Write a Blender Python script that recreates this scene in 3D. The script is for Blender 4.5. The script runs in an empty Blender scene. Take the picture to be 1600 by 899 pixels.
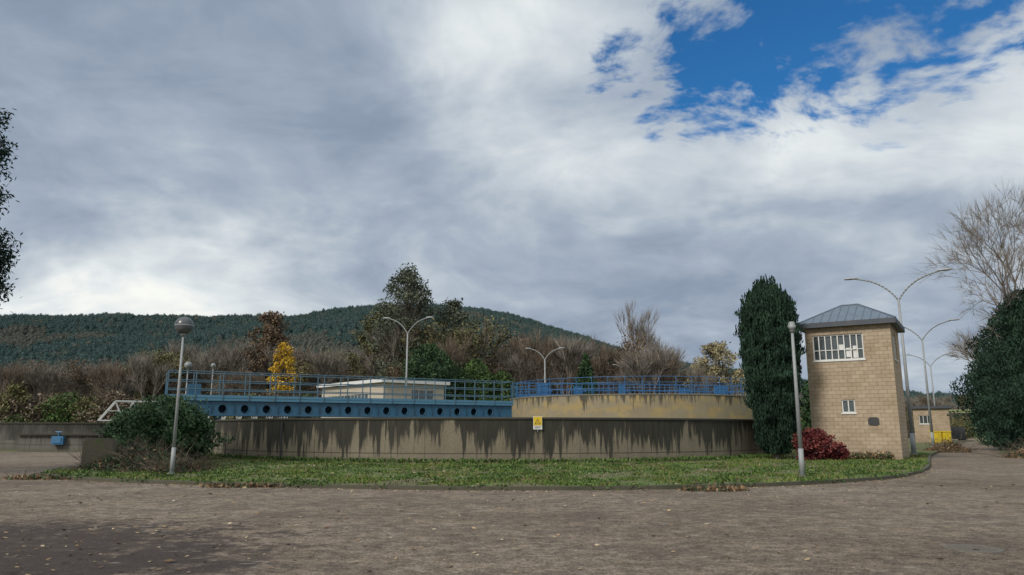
import bpy, math, random
from mathutils import Vector, Matrix, noise
rnd=random.Random(7)
S=bpy.context.scene
COL=S.collection
rad=math.radians

# ---------------------------------------------------------------- node helpers
def nd(t,typ,props=None,ins=None):
    n=t.nodes.new(typ)
    for k,v in (props or {}).items(): setattr(n,k,v)
    for k,v in (ins or {}).items():
        if isinstance(v,bpy.types.NodeSocket): t.links.new(v,n.inputs[k])
        else: n.inputs[k].default_value=v
    return n
def M(t,op,a,b=None,c=None,clamp=False):
    ins={0:a}
    if b is not None: ins[1]=b
    if c is not None: ins[2]=c
    return nd(t,'ShaderNodeMath',{'operation':op,'use_clamp':clamp},ins).outputs[0]
def noi(t,vec,scale,detail=4,rough=.55,dist=0,out='Fac'):
    ins={'Scale':scale,'Detail':detail,'Roughness':rough,'Distortion':dist}
    if vec is not None: ins['Vector']=vec
    return nd(t,'ShaderNodeTexNoise',None,ins).outputs[out]
def c4(c): return (c[0],c[1],c[2],1.0)
def mix(t,f,a,b,blend='MIX'):
    a=a if isinstance(a,bpy.types.NodeSocket) else c4(a)
    b=b if isinstance(b,bpy.types.NodeSocket) else c4(b)
    n=nd(t,'ShaderNodeMix',{'data_type':'RGBA','blend_type':blend,'clamp_factor':True},{0:f,6:a,7:b})
    return n.outputs[2]
def ramp(t,f,stops):
    n=nd(t,'ShaderNodeValToRGB',None,{0:f}); r=n.color_ramp
    while len(r.elements)<len(stops): r.elements.new(.5)
    for e,(p,c) in zip(r.elements,stops): e.position=p; e.color=c4(c)
    return n.outputs[0]
def sstep(t,x,a,b):
    return nd(t,'ShaderNodeMapRange',{'interpolation_type':'SMOOTHSTEP'},{0:x,1:a,2:b,3:0.,4:1.}).outputs[0]
def vscale(t,v,s):
    return nd(t,'ShaderNodeVectorMath',{'operation':'MULTIPLY'},{0:v,1:s}).outputs[0]
def mat(name,fn):
    m=bpy.data.materials.new(name); m.use_nodes=True
    t=m.node_tree; t.nodes.clear()
    o=nd(t,'ShaderNodeOutputMaterial')
    b=nd(t,'ShaderNodeBsdfPrincipled')
    t.links.new(b.outputs[0],o.inputs[0])
    fn(t,b)
    return m
def setc(t,b,c,rough=.8,bump=None,bs=.3,bd=.02,metal=0,spec=None):
    if isinstance(c,bpy.types.NodeSocket): t.links.new(c,b.inputs['Base Color'])
    else: b.inputs['Base Color'].default_value=c4(c)
    b.inputs['Roughness'].default_value=rough
    b.inputs['Metallic'].default_value=metal
    if spec is not None: b.inputs['Specular IOR Level'].default_value=spec
    if bump is not None:
        n=nd(t,'ShaderNodeBump',None,{'Strength':bs,'Distance':bd,'Height':bump})
        t.links.new(n.outputs[0],b.inputs['Normal'])
def pos(t): return nd(t,'ShaderNodeNewGeometry').outputs['Position']
def uvs(t): return nd(t,'ShaderNodeTexCoord').outputs['UV']
def tint(t): return nd(t,'ShaderNodeAttribute',{'attribute_name':'tint'}).outputs['Fac']

def paint(name,c,rough=.5,var=.25,metal=0,dirt=(.12,.09,.06),dirtamt=.25,scale=2.):
    def f(t,b):
        p=pos(t)
        n=noi(t,p,scale,6,.6)
        n2=noi(t,p,scale*9,4,.6)
        d=tuple(x*(1-var) for x in c)
        col=mix(t,n2,d,c)
        col=mix(t,M(t,'MULTIPLY',sstep(t,n,.48,.75),dirtamt),col,dirt)
        setc(t,b,col,rough,metal=metal)
    return mat(name,f)
def leafmat(name,stops,rough=.65,g=1.,amp=.68):
    stops=[(p,tuple(min(.8,x*g) for x in c)) for p,c in stops]
    def f(t,b):
        p=pos(t)
        c=ramp(t,tint(t),stops)
        n=noi(t,p,.6,3)
        c=mix(t,sstep(t,n,.35,.7),c,mix(t,1.,c,(amp,amp,amp*.97),'MULTIPLY'))
        setc(t,b,c,rough,spec=.2)
    return mat(name,f)

# ---------------------------------------------------------------- mesh builder
class MB:
    def __init__(s): s.v=[];s.f=[];s.m=[];s.t=[];s.uv=None
    def face(s,pts,mi=0,ti=.5):
        n=len(s.v); s.v.extend([tuple(p) for p in pts]); s.f.append(tuple(range(n,n+len(pts)))); s.m.append(mi); s.t.append(ti)
    def box(s,c,sz,ang=0,mi=0,ti=.5):
        cx,cy,cz=c; hx,hy,hz=sz[0]/2,sz[1]/2,sz[2]/2
        ca,sa=math.cos(ang),math.sin(ang)
        n=len(s.v)
        for z in(-hz,hz):
            for x,y in((-hx,-hy),(hx,-hy),(hx,hy),(-hx,hy)):
                s.v.append((cx+x*ca-y*sa,cy+x*sa+y*ca,cz+z))
        for q in((3,2,1,0),(4,5,6,7),(0,1,5,4),(1,2,6,5),(2,3,7,6),(3,0,4,7)):
            s.f.append(tuple(n+i for i in q)); s.m.append(mi); s.t.append(ti)
    def ob(s,o,d,n,u0,u1,w0,w1,z0,z1,mi=0):
        k=len(s.v)
        for z in(z0,z1):
            for u,w in((u0,w0),(u1,w0),(u1,w1),(u0,w1)):
                s.v.append((o[0]+d[0]*u+n[0]*w,o[1]+d[1]*u+n[1]*w,z))
        for q in((3,2,1,0),(4,5,6,7),(0,1,5,4),(1,2,6,5),(2,3,7,6),(3,0,4,7)):
            s.f.append(tuple(k+i for i in q)); s.m.append(mi); s.t.append(.5)
    def tube(s,p0,p1,r0,r1=None,n=6,mi=0,ti=.5,cap=True):
        r1=r0 if r1 is None else r1
        p0=Vector(p0);p1=Vector(p1); d=(p1-p0)
        if d.length<1e-6: return
        d.normalize()
        a=d.orthogonal().normalized(); b=d.cross(a)
        k=len(s.v)
        for p,r in((p0,r0),(p1,r1)):
            for i in range(n):
                an=2*math.pi*i/n
                s.v.append(tuple(p+a*math.cos(an)*r+b*math.sin(an)*r))
        for i in range(n):
            j=(i+1)%n
            s.f.append((k+i,k+j,k+n+j,k+n+i)); s.m.append(mi); s.t.append(ti)
        if cap:
            s.f.append(tuple(k+i for i in reversed(range(n)))); s.m.append(mi); s.t.append(ti)
            s.f.append(tuple(k+n+i for i in range(n))); s.m.append(mi); s.t.append(ti)
    def path(s,pts,r,n=6,mi=0):
        for i in range(len(pts)-1): s.tube(pts[i],pts[i+1],r,r,n,mi)
    def sphere(s,c,r,nu=16,nv=10,mi=0,sc=(1,1,1),ti=.5):
        k=len(s.v)
        for j in range(nv+1):
            th=math.pi*j/nv
            for i in range(nu):
                ph=2*math.pi*i/nu
                s.v.append((c[0]+r*sc[0]*math.sin(th)*math.cos(ph),c[1]+r*sc[1]*math.sin(th)*math.sin(ph),c[2]+r*sc[2]*math.cos(th)))
        for j in range(nv):
            for i in range(nu):
                i2=(i+1)%nu
                s.f.append((k+j*nu+i,k+(j+1)*nu+i,k+(j+1)*nu+i2,k+j*nu+i2)); s.m.append(mi); s.t.append(ti)
    def obj(s,name,mats,parent=None,smooth=False,uv='auto',origin=None):
        me=bpy.data.meshes.new(name)
        if origin is None:
            if len(s.v)>0:
                xs=[v[0] for v in s.v];ys=[v[1] for v in s.v];zs=[v[2] for v in s.v]
                origin=((min(xs)+max(xs))/2,(min(ys)+max(ys))/2,min(zs))
            else: origin=(0,0,0)
        po=parent.location if parent else Vector((0,0,0))
        vv=[(a-origin[0],b-origin[1],c-origin[2]) for a,b,c in s.v]
        me.from_pydata(vv,[],s.f)
        for m in mats: me.materials.append(m)
        me.polygons.foreach_set('material_index',s.m)
        if smooth: me.polygons.foreach_set('use_smooth',[True]*len(s.f))
        a=me.attributes.new('tint','FLOAT','FACE'); a.data.foreach_set('value',s.t)
        if uv=='auto':
            ul=me.uv_layers.new(name='UVMap'); out=[]
            for p in me.polygons:
                nn=p.normal
                if abs(nn.z)>.7:
                    for li in p.loop_indices:
                        v=s.v[me.loops[li].vertex_index]; out+= [v[0],v[1]]
                else:
                    l=math.hypot(nn.x,nn.y) or 1; tx,ty=-nn.y/l,nn.x/l
                    for li in p.loop_indices:
                        v=s.v[me.loops[li].vertex_index]; out+=[v[0]*tx+v[1]*ty,v[2]]
            ul.data.foreach_set('uv',out)
        elif uv is not None:
            ul=me.uv_layers.new(name='UVMap'); out=[]
            for p in me.polygons:
                for li in p.loop_indices:
                    v=s.v[me.loops[li].vertex_index]; out+=list(uv(v,p))
            ul.data.foreach_set('uv',out)
        me.update()
        o=bpy.data.objects.new(name,me); COL.objects.link(o)
        o.location=Vector(origin)-po
        if parent: o.parent=parent
        return o
def empty(name,loc):
    e=bpy.data.objects.new(name,None); e.empty_display_size=.3; e.location=loc; COL.objects.link(e); return e
def catmull(pts,n=6,closed=False):
    out=[];L=len(pts)
    rng=range(L) if closed else range(L-1)
    for i in rng:
        g=lambda k:pts[k%L] if closed else pts[max(0,min(L-1,k))]
        p0,p1,p2,p3=g(i-1),g(i),g(i+1),g(i+2)
        for j in range(n):
            u=j/n
            out.append(tuple(.5*((2*p1[k])+(-p0[k]+p2[k])*u+(2*p0[k]-5*p1[k]+4*p2[k]-p3[k])*u*u+(-p0[k]+3*p1[k]-3*p2[k]+p3[k])*u**3) for k in range(len(p1))))
    if not closed: out.append(tuple(pts[-1]))
    return out
def inpoly(x,y,poly):
    c=False;j=len(poly)-1
    for i in range(len(poly)):
        xi,yi=poly[i][:2];xj,yj=poly[j][:2]
        if (yi>y)!=(yj>y) and x<(xj-xi)*(y-yi)/(yj-yi)+xi: c=not c
        j=i
    return c
def interp(x,tab):
    if x<=tab[0][0]: return tab[0][1]
    for (a,b),(c,d) in zip(tab,tab[1:]):
        if x<=c: return b+(d-b)*(x-a)/(c-a)
    return tab[-1][1]

# ---------------------------------------------------------------- materials
def f_asph(t,b):
    p=pos(t)
    big=noi(t,p,.16,5,.6,.4); mid=noi(t,p,1.0,6,.7); m2=noi(t,p,4.,6,.78); fine=noi(t,p,18,5,.85); sp=noi(t,p,60,3,.75)
    c=ramp(t,big,[(.3,(.185,.150,.116)),(.5,(.255,.212,.168)),(.7,(.315,.27,.22))])
    c=mix(t,sstep(t,mid,.40,.62),c,mix(t,1.,c,(1.38,1.34,1.29),'MULTIPLY'))
    c=mix(t,sstep(t,m2,.42,.60),mix(t,1.,c,(.62,.60,.58),'MULTIPLY'),c)
    c=mix(t,sstep(t,fine,.40,.58),mix(t,1.,c,(.42,.40,.39),'MULTIPLY'),c)
    c=mix(t,M(t,'MULTIPLY',sstep(t,sp,.56,.66),.65),c,(.60,.53,.45))
    c=mix(t,M(t,'MULTIPLY',M(t,'SUBTRACT',1.,sstep(t,sp,.34,.43)),.8),c,(.05,.042,.035))
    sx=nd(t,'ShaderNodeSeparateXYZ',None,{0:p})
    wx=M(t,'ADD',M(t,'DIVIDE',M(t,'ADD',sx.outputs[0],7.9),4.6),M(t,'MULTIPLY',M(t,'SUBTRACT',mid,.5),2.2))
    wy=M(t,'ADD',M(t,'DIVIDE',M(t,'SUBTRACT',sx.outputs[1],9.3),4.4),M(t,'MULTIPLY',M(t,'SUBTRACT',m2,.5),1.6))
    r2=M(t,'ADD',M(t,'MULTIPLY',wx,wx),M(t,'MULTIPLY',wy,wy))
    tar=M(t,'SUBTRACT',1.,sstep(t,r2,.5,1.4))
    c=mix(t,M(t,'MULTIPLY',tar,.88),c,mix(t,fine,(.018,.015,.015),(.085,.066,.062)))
    st=noi(t,vscale(t,p,(.42,.62,1)),.9,7,.72,.4)
    c=mix(t,M(t,'MULTIPLY',sstep(t,st,.51,.62),.5),c,(.10,.08,.066))
    st3=noi(t,vscale(t,p,(.7,1.2,1)),1.7,6,.75)
    c=mix(t,M(t,'MULTIPLY',sstep(t,st3,.57,.68),.5),c,(.42,.37,.31))
    st4=noi(t,vscale(t,p,(1.,1.7,1)),1.1,6,.75)
    c=mix(t,M(t,'MULTIPLY',sstep(t,st4,.59,.66),.62),c,(.055,.044,.036))
    ms=noi(t,p,.5,6,.7)
    c=mix(t,M(t,'MULTIPLY',sstep(t,ms,.60,.75),.35),c,(.14,.125,.05))
    setc(t,b,c,.92,M(t,'ADD',fine,M(t,'ADD',M(t,'MULTIPLY',m2,.8),M(t,'MULTIPLY',sp,.6))),.9,.025,spec=.2)
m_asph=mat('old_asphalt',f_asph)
def f_ground(t,b):
    p=pos(t); n=noi(t,p,.05,6,.6); n2=noi(t,p,2.,6,.65)
    c=ramp(t,n,[(.35,(.13,.105,.065)),(.5,(.13,.14,.06)),(.65,(.09,.12,.04))])
    c=mix(t,n2,mix(t,1.,c,(.5,.5,.5),'MULTIPLY'),mix(t,1.,c,(1.4,1.4,1.3),'MULTIPLY'))
    setc(t,b,c,.95,n2,.4,.05)
m_ground=mat('field_ground',f_ground)
def f_lawn(t,b):
    p=pos(t); n=noi(t,p,.45,6,.65); n2=noi(t,p,9.,5,.7)
    c=ramp(t,n,[(.3,(.08,.13,.025)),(.44,(.085,.12,.032)),(.54,(.11,.105,.05)),(.7,(.12,.09,.06))])
    c=mix(t,n2,mix(t,1.,c,(.45,.45,.45),'MULTIPLY'),mix(t,1.,c,(1.5,1.5,1.3),'MULTIPLY'))
    setc(t,b,c,.95,n2,.6,.04)
m_lawn=mat('lawn_soil',f_lawn)
m_blade=leafmat('grass_blades',[(0,(.04,.065,.018)),(.4,(.075,.13,.024)),(.75,(.12,.195,.034)),(.9,(.18,.19,.06)),(1,(.22,.17,.10))])
def stained(name,H,dark,tanA,tanB,bias,gain,ochre=0.,amp=5.2,a2=3.2,joint=True,lo=-.35,hi=1.1,mx=.95):
    def f(t,b):
        uv=uvs(t); s=nd(t,'ShaderNodeSeparateXYZ',None,{0:uv}); u,v=s.outputs[0],s.outputs[1]
        base=mix(t,noi(t,uv,.7,6,.6),tanA,tanB)
        grain=noi(t,uv,14,5,.7)
        base=mix(t,sstep(t,grain,.3,.75),mix(t,1.,base,(.62,.62,.62),'MULTIPLY'),base)
        st=noi(t,vscale(t,uv,(1.1,.16,1)),1.,7,.62,.15)
        st2=noi(t,vscale(t,uv,(5.5,.3,1)),1.,5,.6)
        zone=noi(t,vscale(t,uv,(.12,.05,1)),1.,2,.5)
        h=M(t,'DIVIDE',v,H)
        d=M(t,'ADD',M(t,'MULTIPLY',M(t,'SUBTRACT',h,bias),gain),M(t,'MULTIPLY',M(t,'SUBTRACT',st,.5),amp))
        d=M(t,'ADD',d,M(t,'MULTIPLY',M(t,'SUBTRACT',st2,.5),a2))
        d=M(t,'ADD',d,M(t,'MULTIPLY',M(t,'SUBTRACT',zone,.5),2.2))
        d=M(t,'ADD',d,M(t,'MULTIPLY',M(t,'SUBTRACT',grain,.5),.8))
        d=sstep(t,d,lo,hi)
        c=mix(t,M(t,'MULTIPLY',d,mx),base,mix(t,sstep(t,st2,.4,.65),dark,tuple(x*2.0 for x in dark)))
        lr=noi(t,vscale(t,uv,(2.3,.1,3)),1.6,4,.6)
        c=mix(t,M(t,'MULTIPLY',sstep(t,lr,.64,.76),.2),c,(.36,.33,.28))
        if ochre: c=mix(t,M(t,'MULTIPLY',M(t,'MULTIPLY',sstep(t,noi(t,vscale(t,uv,(.5,.9,1)),1.,5,.6),.45,.65),ochre),M(t,'SUBTRACT',1.,d)),c,(.36,.26,.09))
        if joint:
            j=M(t,'ABSOLUTE',M(t,'SUBTRACT',M(t,'FRACT',M(t,'DIVIDE',u,2.44)),.5))
            jl=M(t,'SUBTRACT',1.,sstep(t,j,.003,.012))
            c=mix(t,M(t,'MULTIPLY',jl,.5),c,(.03,.027,.022))
            jh=M(t,'SUBTRACT',1.,sstep(t,M(t,'ABSOLUTE',M(t,'SUBTRACT',v,.52)),.012,.035))
            c=mix(t,M(t,'MULTIPLY',jh,.75),c,(.03,.026,.022))
        mo=M(t,'MULTIPLY',M(t,'SUBTRACT',1.,sstep(t,M(t,'ADD',v,M(t,'MULTIPLY',grain,.2)),.15,.5)),.45)
        c=mix(t,mo,c,(.07,.075,.035))
        setc(t,b,c,.92,grain,.35,.02)
    return mat(name,f)
m_conc1=stained('stained_concrete',2.2,(.013,.013,.010),(.13,.112,.078),(.30,.26,.19),.30,3.2,amp=10.5,a2=6.5,lo=-.1,hi=1.0)
m_conc2=stained('ochre_concrete',5.3,(.03,.027,.02),(.24,.195,.12),(.37,.32,.225),.86,6.5,.6,7.5,6.2,False,lo=-.1,hi=1.1,mx=.9)
m_conc3=stained('grey_concrete',2.3,(.03,.029,.026),(.10,.095,.082),(.20,.19,.165),.3,1.8)
m_rim=paint('mossy_rim_concrete',(.05,.047,.035),.9,.45,0,(.025,.03,.018),.8,1.2)
m_kerb=paint('mossy_kerb_concrete',(.10,.095,.065),.9,.5,0,(.035,.045,.018),.85,1.5)
m_concplain=paint('plain_concrete',(.27,.255,.22),.9,.35,0,(.09,.085,.06),.6,1.2)
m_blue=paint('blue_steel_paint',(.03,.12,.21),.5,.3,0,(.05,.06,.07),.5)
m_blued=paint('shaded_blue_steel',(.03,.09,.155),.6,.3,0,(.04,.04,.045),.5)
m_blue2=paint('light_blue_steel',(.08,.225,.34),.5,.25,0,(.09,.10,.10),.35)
m_rail=paint('weathered_blue_rail',(.07,.14,.19),.55,.25,0,(.09,.09,.08),.3)
m_railb=paint('bright_blue_rail',(.03,.13,.30),.5,.2,0,(.05,.06,.08),.2)
m_galv=paint('galvanised_steel',(.36,.38,.40),.5,.2,.25,(.2,.18,.15),.35)
m_pole=paint('weathered_lamp_pole',(.30,.32,.33),.6,.25,.1,(.17,.15,.12),.6,4)
m_white=paint('white_paint',(.66,.67,.66),.55,.12,0,(.35,.33,.28),.35)
m_truss=paint('grey_white_steel',(.48,.50,.50),.55,.15,0,(.3,.28,.24),.4)
m_cream=paint('cream_render',(.46,.41,.33),.85,.12,0,(.3,.26,.19),.4)
m_dark=paint('dark_metal',(.035,.038,.042),.6,.3)
m_globe=paint('smoked_lamp_globe',(.09,.10,.11),.28,.3,0,(.2,.19,.17),.5,6)
m_fascia=paint('dark_fascia',(.05,.06,.08),.5,.2)
m_yellow=paint('sign_yellow',(.66,.45,.02),.5,.08,0,(.3,.25,.1),.2)
m_yel2=paint('yellow_plastic',(.70,.52,.03),.5,.08)
m_portal=paint('pale_green_steel',(.42,.46,.25),.6,.15)
def f_roof(t,b):
    p=pos(t); n=noi(t,p,3,5)
    c=mix(t,n,(.10,.135,.18),(.19,.235,.29))
    setc(t,b,c,.42,metal=.3)
m_roof=mat('standing_seam_metal',f_roof)
def f_glass(t,b):
    n=noi(t,pos(t),1.3,2)
    setc(t,b,mix(t,n,(.02,.03,.035),(.09,.105,.11)),.08,spec=.8)
m_glass=mat('window_glass',f_glass)
def f_water(t,b):
    setc(t,b,(.02,.03,.02),.06,noi(t,pos(t),3,3),.1,.02)
m_water=mat('tank_water',f_water)
def f_block(t,b):
    uv=uvs(t)
    br=nd(t,'ShaderNodeTexBrick',{'offset':.5},{'Vector':uv,'Color1':c4((.38,.30,.212)),'Color2':c4((.465,.375,.272)),'Mortar':c4((.22,.175,.125)),'Scale':1.,'Mortar Size':.011,'Mortar Smooth':.3,'Brick Width':.42,'Row Height':.205})
    n=noi(t,uv,1.1,6,.65); g=noi(t,uv,30,4,.7)
    c=mix(t,sstep(t,n,.4,.75),br.outputs['Color'],mix(t,1.,br.outputs['Color'],(.80,.76,.71),'MULTIPLY'))
    c=mix(t,g,mix(t,1.,c,(.8,.8,.8),'MULTIPLY'),c)
    st=noi(t,vscale(t,uv,(4,.3,1)),1,4)
    c=mix(t,M(t,'MULTIPLY',sstep(t,st,.56,.75),.4),c,(.22,.175,.12))
    sz=nd(t,'ShaderNodeSeparateXYZ',None,{0:uv}).outputs[1]
    c=mix(t,M(t,'MULTIPLY',M(t,'SUBTRACT',1.,sstep(t,M(t,'ADD',sz,M(t,'MULTIPLY',n,.8)),.4,1.3)),.4),c,(.14,.125,.085))
    setc(t,b,c,.9,M(t,'SUBTRACT',g,M(t,'MULTIPLY',br.outputs['Fac'],2.)),.4,.015)
m_block=mat('split_face_block',f_block)
def f_bark(t,b):
    p=pos(t); n=noi(t,vscale(t,p,(1,1,.3)),9,5,.7)
    setc(t,b,mix(t,n,(.07,.057,.045),(.19,.165,.14)),.95,n,.5,.03)
m_bark=mat('bark',f_bark)
def f_barkl(t,b):
    n=noi(t,vscale(t,pos(t),(1,1,.3)),4,5,.7)
    setc(t,b,mix(t,n,(.11,.09,.075),(.22,.19,.16)),.95)
m_barkl=mat('pale_bark',f_barkl)
m_cyp=leafmat('cypress_foliage',[(0,(.010,.026,.016)),(.5,(.021,.048,.030)),(1,(.036,.076,.046))],.8,amp=.62)
m_bush=leafmat('laurel_foliage',[(0,(.02,.05,.022)),(.5,(.05,.10,.045)),(1,(.11,.18,.085))],.5)
m_weed=leafmat('weed_foliage',[(0,(.035,.075,.02)),(.5,(.07,.13,.03)),(1,(.13,.19,.055))],.5)
m_red=leafmat('red_foliage',[(0,(.05,.01,.014)),(.5,(.13,.028,.03)),(1,(.25,.07,.06))],.5)
m_yleaf=leafmat('golden_foliage',[(0,(.35,.2,.02)),(.5,(.58,.36,.03)),(1,(.72,.5,.06))])
m_brown=leafmat('brown_twigs',[(0,(.085,.066,.05)),(.5,(.15,.118,.09)),(1,(.22,.18,.135))],g=1.15)
m_grey=leafmat('grey_twigs',[(0,(.115,.10,.085)),(.5,(.19,.168,.145)),(1,(.28,.25,.215))],g=1.15)
m_olive=leafmat('olive_foliage',[(0,(.07,.072,.034)),(.5,(.13,.125,.055)),(1,(.21,.19,.085))],g=1.05)
m_rust=leafmat('rust_foliage',[(0,(.09,.06,.042)),(.5,(.145,.102,.066)),(1,(.21,.15,.095))],g=1.05)
m_gg=leafmat('grey_green_foliage',[(0,(.06,.075,.05)),(.5,(.095,.115,.08)),(1,(.15,.17,.115))])
m_dgreen=leafmat('dark_green_foliage',[(0,(.018,.04,.02)),(.5,(.035,.075,.03)),(1,(.06,.12,.045))])
m_mgreen=leafmat('mid_green_foliage',[(0,(.035,.065,.02)),(.5,(.065,.115,.035)),(1,(.105,.165,.05))])
m_tan=leafmat('pale_tan_foliage',[(0,(.20,.17,.10)),(.5,(.30,.26,.15)),(1,(.40,.35,.21))])
m_far=leafmat('far_pine_foliage',[(0,(.050,.085,.084)),(.5,(.055,.093,.090)),(1,(.062,.103,.097))],1.,amp=.94)  # distant haze is put into these bluish leaf colours
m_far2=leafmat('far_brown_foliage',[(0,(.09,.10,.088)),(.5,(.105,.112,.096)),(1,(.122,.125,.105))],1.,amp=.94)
m_litter=leafmat('leaf_litter',[(0,(.10,.06,.035)),(.4,(.22,.14,.08)),(.8,(.42,.31,.18)),(1,(.58,.48,.35))])
m_deadt=leafmat('dead_branches',[(0,(.05,.04,.03)),(.5,(.10,.08,.06)),(1,(.18,.15,.11))])
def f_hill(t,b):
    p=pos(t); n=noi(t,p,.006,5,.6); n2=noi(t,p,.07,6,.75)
    c=ramp(t,n,[(.35,(.04,.070,.070)),(.55,(.048,.082,.078)),(.72,(.07,.088,.075))])  # bluish base colour carries the aerial haze
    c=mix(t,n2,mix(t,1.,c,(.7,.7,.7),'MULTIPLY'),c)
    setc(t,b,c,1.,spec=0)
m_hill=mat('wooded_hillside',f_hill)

# ---------------------------------------------------------------- ground sheets
mb=MB(); G=4000
mb.face([(-G,-G,0),(G,-G,0),(G,G,0),(-G,G,0)])
mb.obj('ground',[m_ground])
mb=MB()
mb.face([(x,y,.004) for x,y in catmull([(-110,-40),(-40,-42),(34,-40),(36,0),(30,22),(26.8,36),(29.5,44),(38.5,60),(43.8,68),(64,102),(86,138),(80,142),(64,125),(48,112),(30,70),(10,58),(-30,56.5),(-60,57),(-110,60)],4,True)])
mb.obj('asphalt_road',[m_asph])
isl=catmull([(-17.2,29.0),(-16.2,26.6),(-13.2,24.3),(-9.6,22.7),(-5,21.3),(0,20.6),(5.4,21.3),(9.85,23.4),(13.3,26.2),(16.8,31.0),(20.9,38.2),(25.9,47),(31.6,56),(39.6,68),(57,97),(66,114),(30,125),(-20,122),(-27,75),(-25,52),(-22,41),(-18.6,33.5)],6,True)
mb=MB()
mb.face([(x,y,.095) for x,y in isl])
mb.obj('grass_lawn',[m_lawn])
mb=MB(); L=len(isl)
def offs(poly,d):
    out=[];n=len(poly)
    for i in range(n):
        a=Vector(poly[i-1]);b=Vector(poly[(i+1)%n]);t=(b-a).normalized()
        out.append((poly[i][0]+t.y*d,poly[i][1]-t.x*d))
    return out
o1=offs(isl,.14)
for i in range(L):
    j=(i+1)%L
    a,b,c,d=isl[i],isl[j],o1[j],o1[i]
    z=.11
    mb.face([(d[0],d[1],z),(c[0],c[1],z),(b[0],b[1],z),(a[0],a[1],z)])
    mb.face([(d[0],d[1],0),(c[0],c[1],0),(c[0],c[1],z),(d[0],d[1],z)])
    mb.face([(a[0],a[1],z),(b[0],b[1],z),(b[0],b[1],.08),(a[0],a[1],.08)])
mb.obj('kerb',[m_kerb])
mb=MB(); mb.face([(x,y,.02) for x,y in catmull([(-80,57.5),(-37,57.2),(-26.5,58),(-26,66),(-80,75)],4,True)]); mb.obj('grass_verge',[m_lawn])
verge=catmull([(40,-30),(37,10),(30.6,26),(27.4,36),(30.2,44),(39.2,60),(44.5,68),(66,104),(95,100),(80,20),(70,-30)],4,True)
mb=MB(); mb.face([(x,y,.03) for x,y in verge]); mb.obj('grass_verge',[m_lawn])

TC=(-1.1,54.); TR=19.
T2=(14.5,90.); T2R=14.8
def blades(name,poly,n,box,hmin,hmax,w,z,excl):
    mb=MB();k=0
    while k<n:
        x=rnd.uniform(box[0],box[1]);y=box[2]+(box[3]-box[2])*rnd.random()**1.5
        if not inpoly(x,y,poly) or excl(x,y): continue
        k+=1
        q=noise.noise(Vector((x*.45,y*.45,3)))+.6*noise.noise(Vector((x*1.6,y*1.6,13)))
        if q<-.04 and rnd.random()<.88: continue
        h=rnd.uniform(hmin,hmax)*(1+1.6*max(0,noise.noise(Vector((x*1.3,y*1.3,9)))))*(1+max(0,q))
        a=rnd.uniform(0,math.pi);dx,dy=math.cos(a)*w,math.sin(a)*w
        lx,ly=rnd.gauss(0,.6)*h,rnd.gauss(0,.6)*h
        ti=max(0,min(1,.5+q*.6+rnd.gauss(0,.22)))
        mb.face([(x-dx,y-dy,z),(x+dx,y+dy,z),(x+lx,y+ly,z+h)],0,ti)
    return mb.obj(name,[m_blade],uv=None)
ex=lambda x,y:(x-TC[0])**2+(y-TC[1])**2<(TR+.1)**2
blades('grass',isl,72000,(-19,27,20.5,52),.025,.075,.022,.095,ex)
blades('grass',verge,9000,(27,60,20,90),.08,.25,.04,.03,lambda x,y:False)

# ---------------------------------------------------------------- tanks
def ring_tank(name,c,R,H,th,mat_w,water,cap=.14,n=144,mrim=m_rim):
    e=empty(name,(c[0],c[1],0))
    def ringuv(r):
        def uv(v,p):
            pc=p.center
            a0=math.atan2(pc.y,pc.x)
            a=math.atan2(v[1]-c[1],v[0]-c[0])
            while a-a0>math.pi:a-=2*math.pi
            while a-a0<-math.pi:a+=2*math.pi
            return (a*r+300,v[2])
        return uv
    mb=MB()
    def ring(r,z0,z1,flip=False):
        for i in range(n):
            a=2*math.pi*i/n;b=2*math.pi*(i+1)/n
            q=[(c[0]+r*math.cos(a),c[1]+r*math.sin(a),z0),(c[0]+r*math.cos(b),c[1]+r*math.sin(b),z0),(c[0]+r*math.cos(b),c[1]+r*math.sin(b),z1),(c[0]+r*math.cos(a),c[1]+r*math.sin(a),z1)]
            if flip:q.reverse()
            mb.face(q)
    ring(R,0,H-cap); ring(R-th,0,H-cap,True)
    mb.obj('wall',[mat_w],e,uv=ringuv(R),origin=(c[0],c[1],0))
    mb=MB()
    ro,ri=R+.05,R-th-.03
    prof=[(ro,H-cap),(ro,H-.03),(ro-.03,H),(ri+.03,H),(ri,H-.03),(ri,H-cap)]
    for i in range(n):
        a=2*math.pi*i/n;b=2*math.pi*(i+1)/n
        for k in range(len(prof)):
            (r0,z0),(r1,z1)=prof[k],prof[(k+1)%len(prof)]
            mb.face([(c[0]+r0*math.cos(a),c[1]+r0*math.sin(a),z0),(c[0]+r0*math.cos(b),c[1]+r0*math.sin(b),z0),(c[0]+r1*math.cos(b),c[1]+r1*math.sin(b),z1),(c[0]+r1*math.cos(a),c[1]+r1*math.sin(a),z1)])
    mb.obj('rim',[mrim],e,origin=(c[0],c[1],0))
    mb=MB(); mb.face([(c[0]+(R-th)*math.cos(2*math.pi*i/n),c[1]+(R-th)*math.sin(2*math.pi*i/n),water) for i in range(n)])
    mb.obj('water',[m_water],e,origin=(c[0],c[1],0))
    mb=MB(); mb.tube((c[0],c[1],0),(c[0],c[1],H+.15),.9,.9,20); mb.obj('centre_column',[m_concplain],e)
    return e
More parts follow.
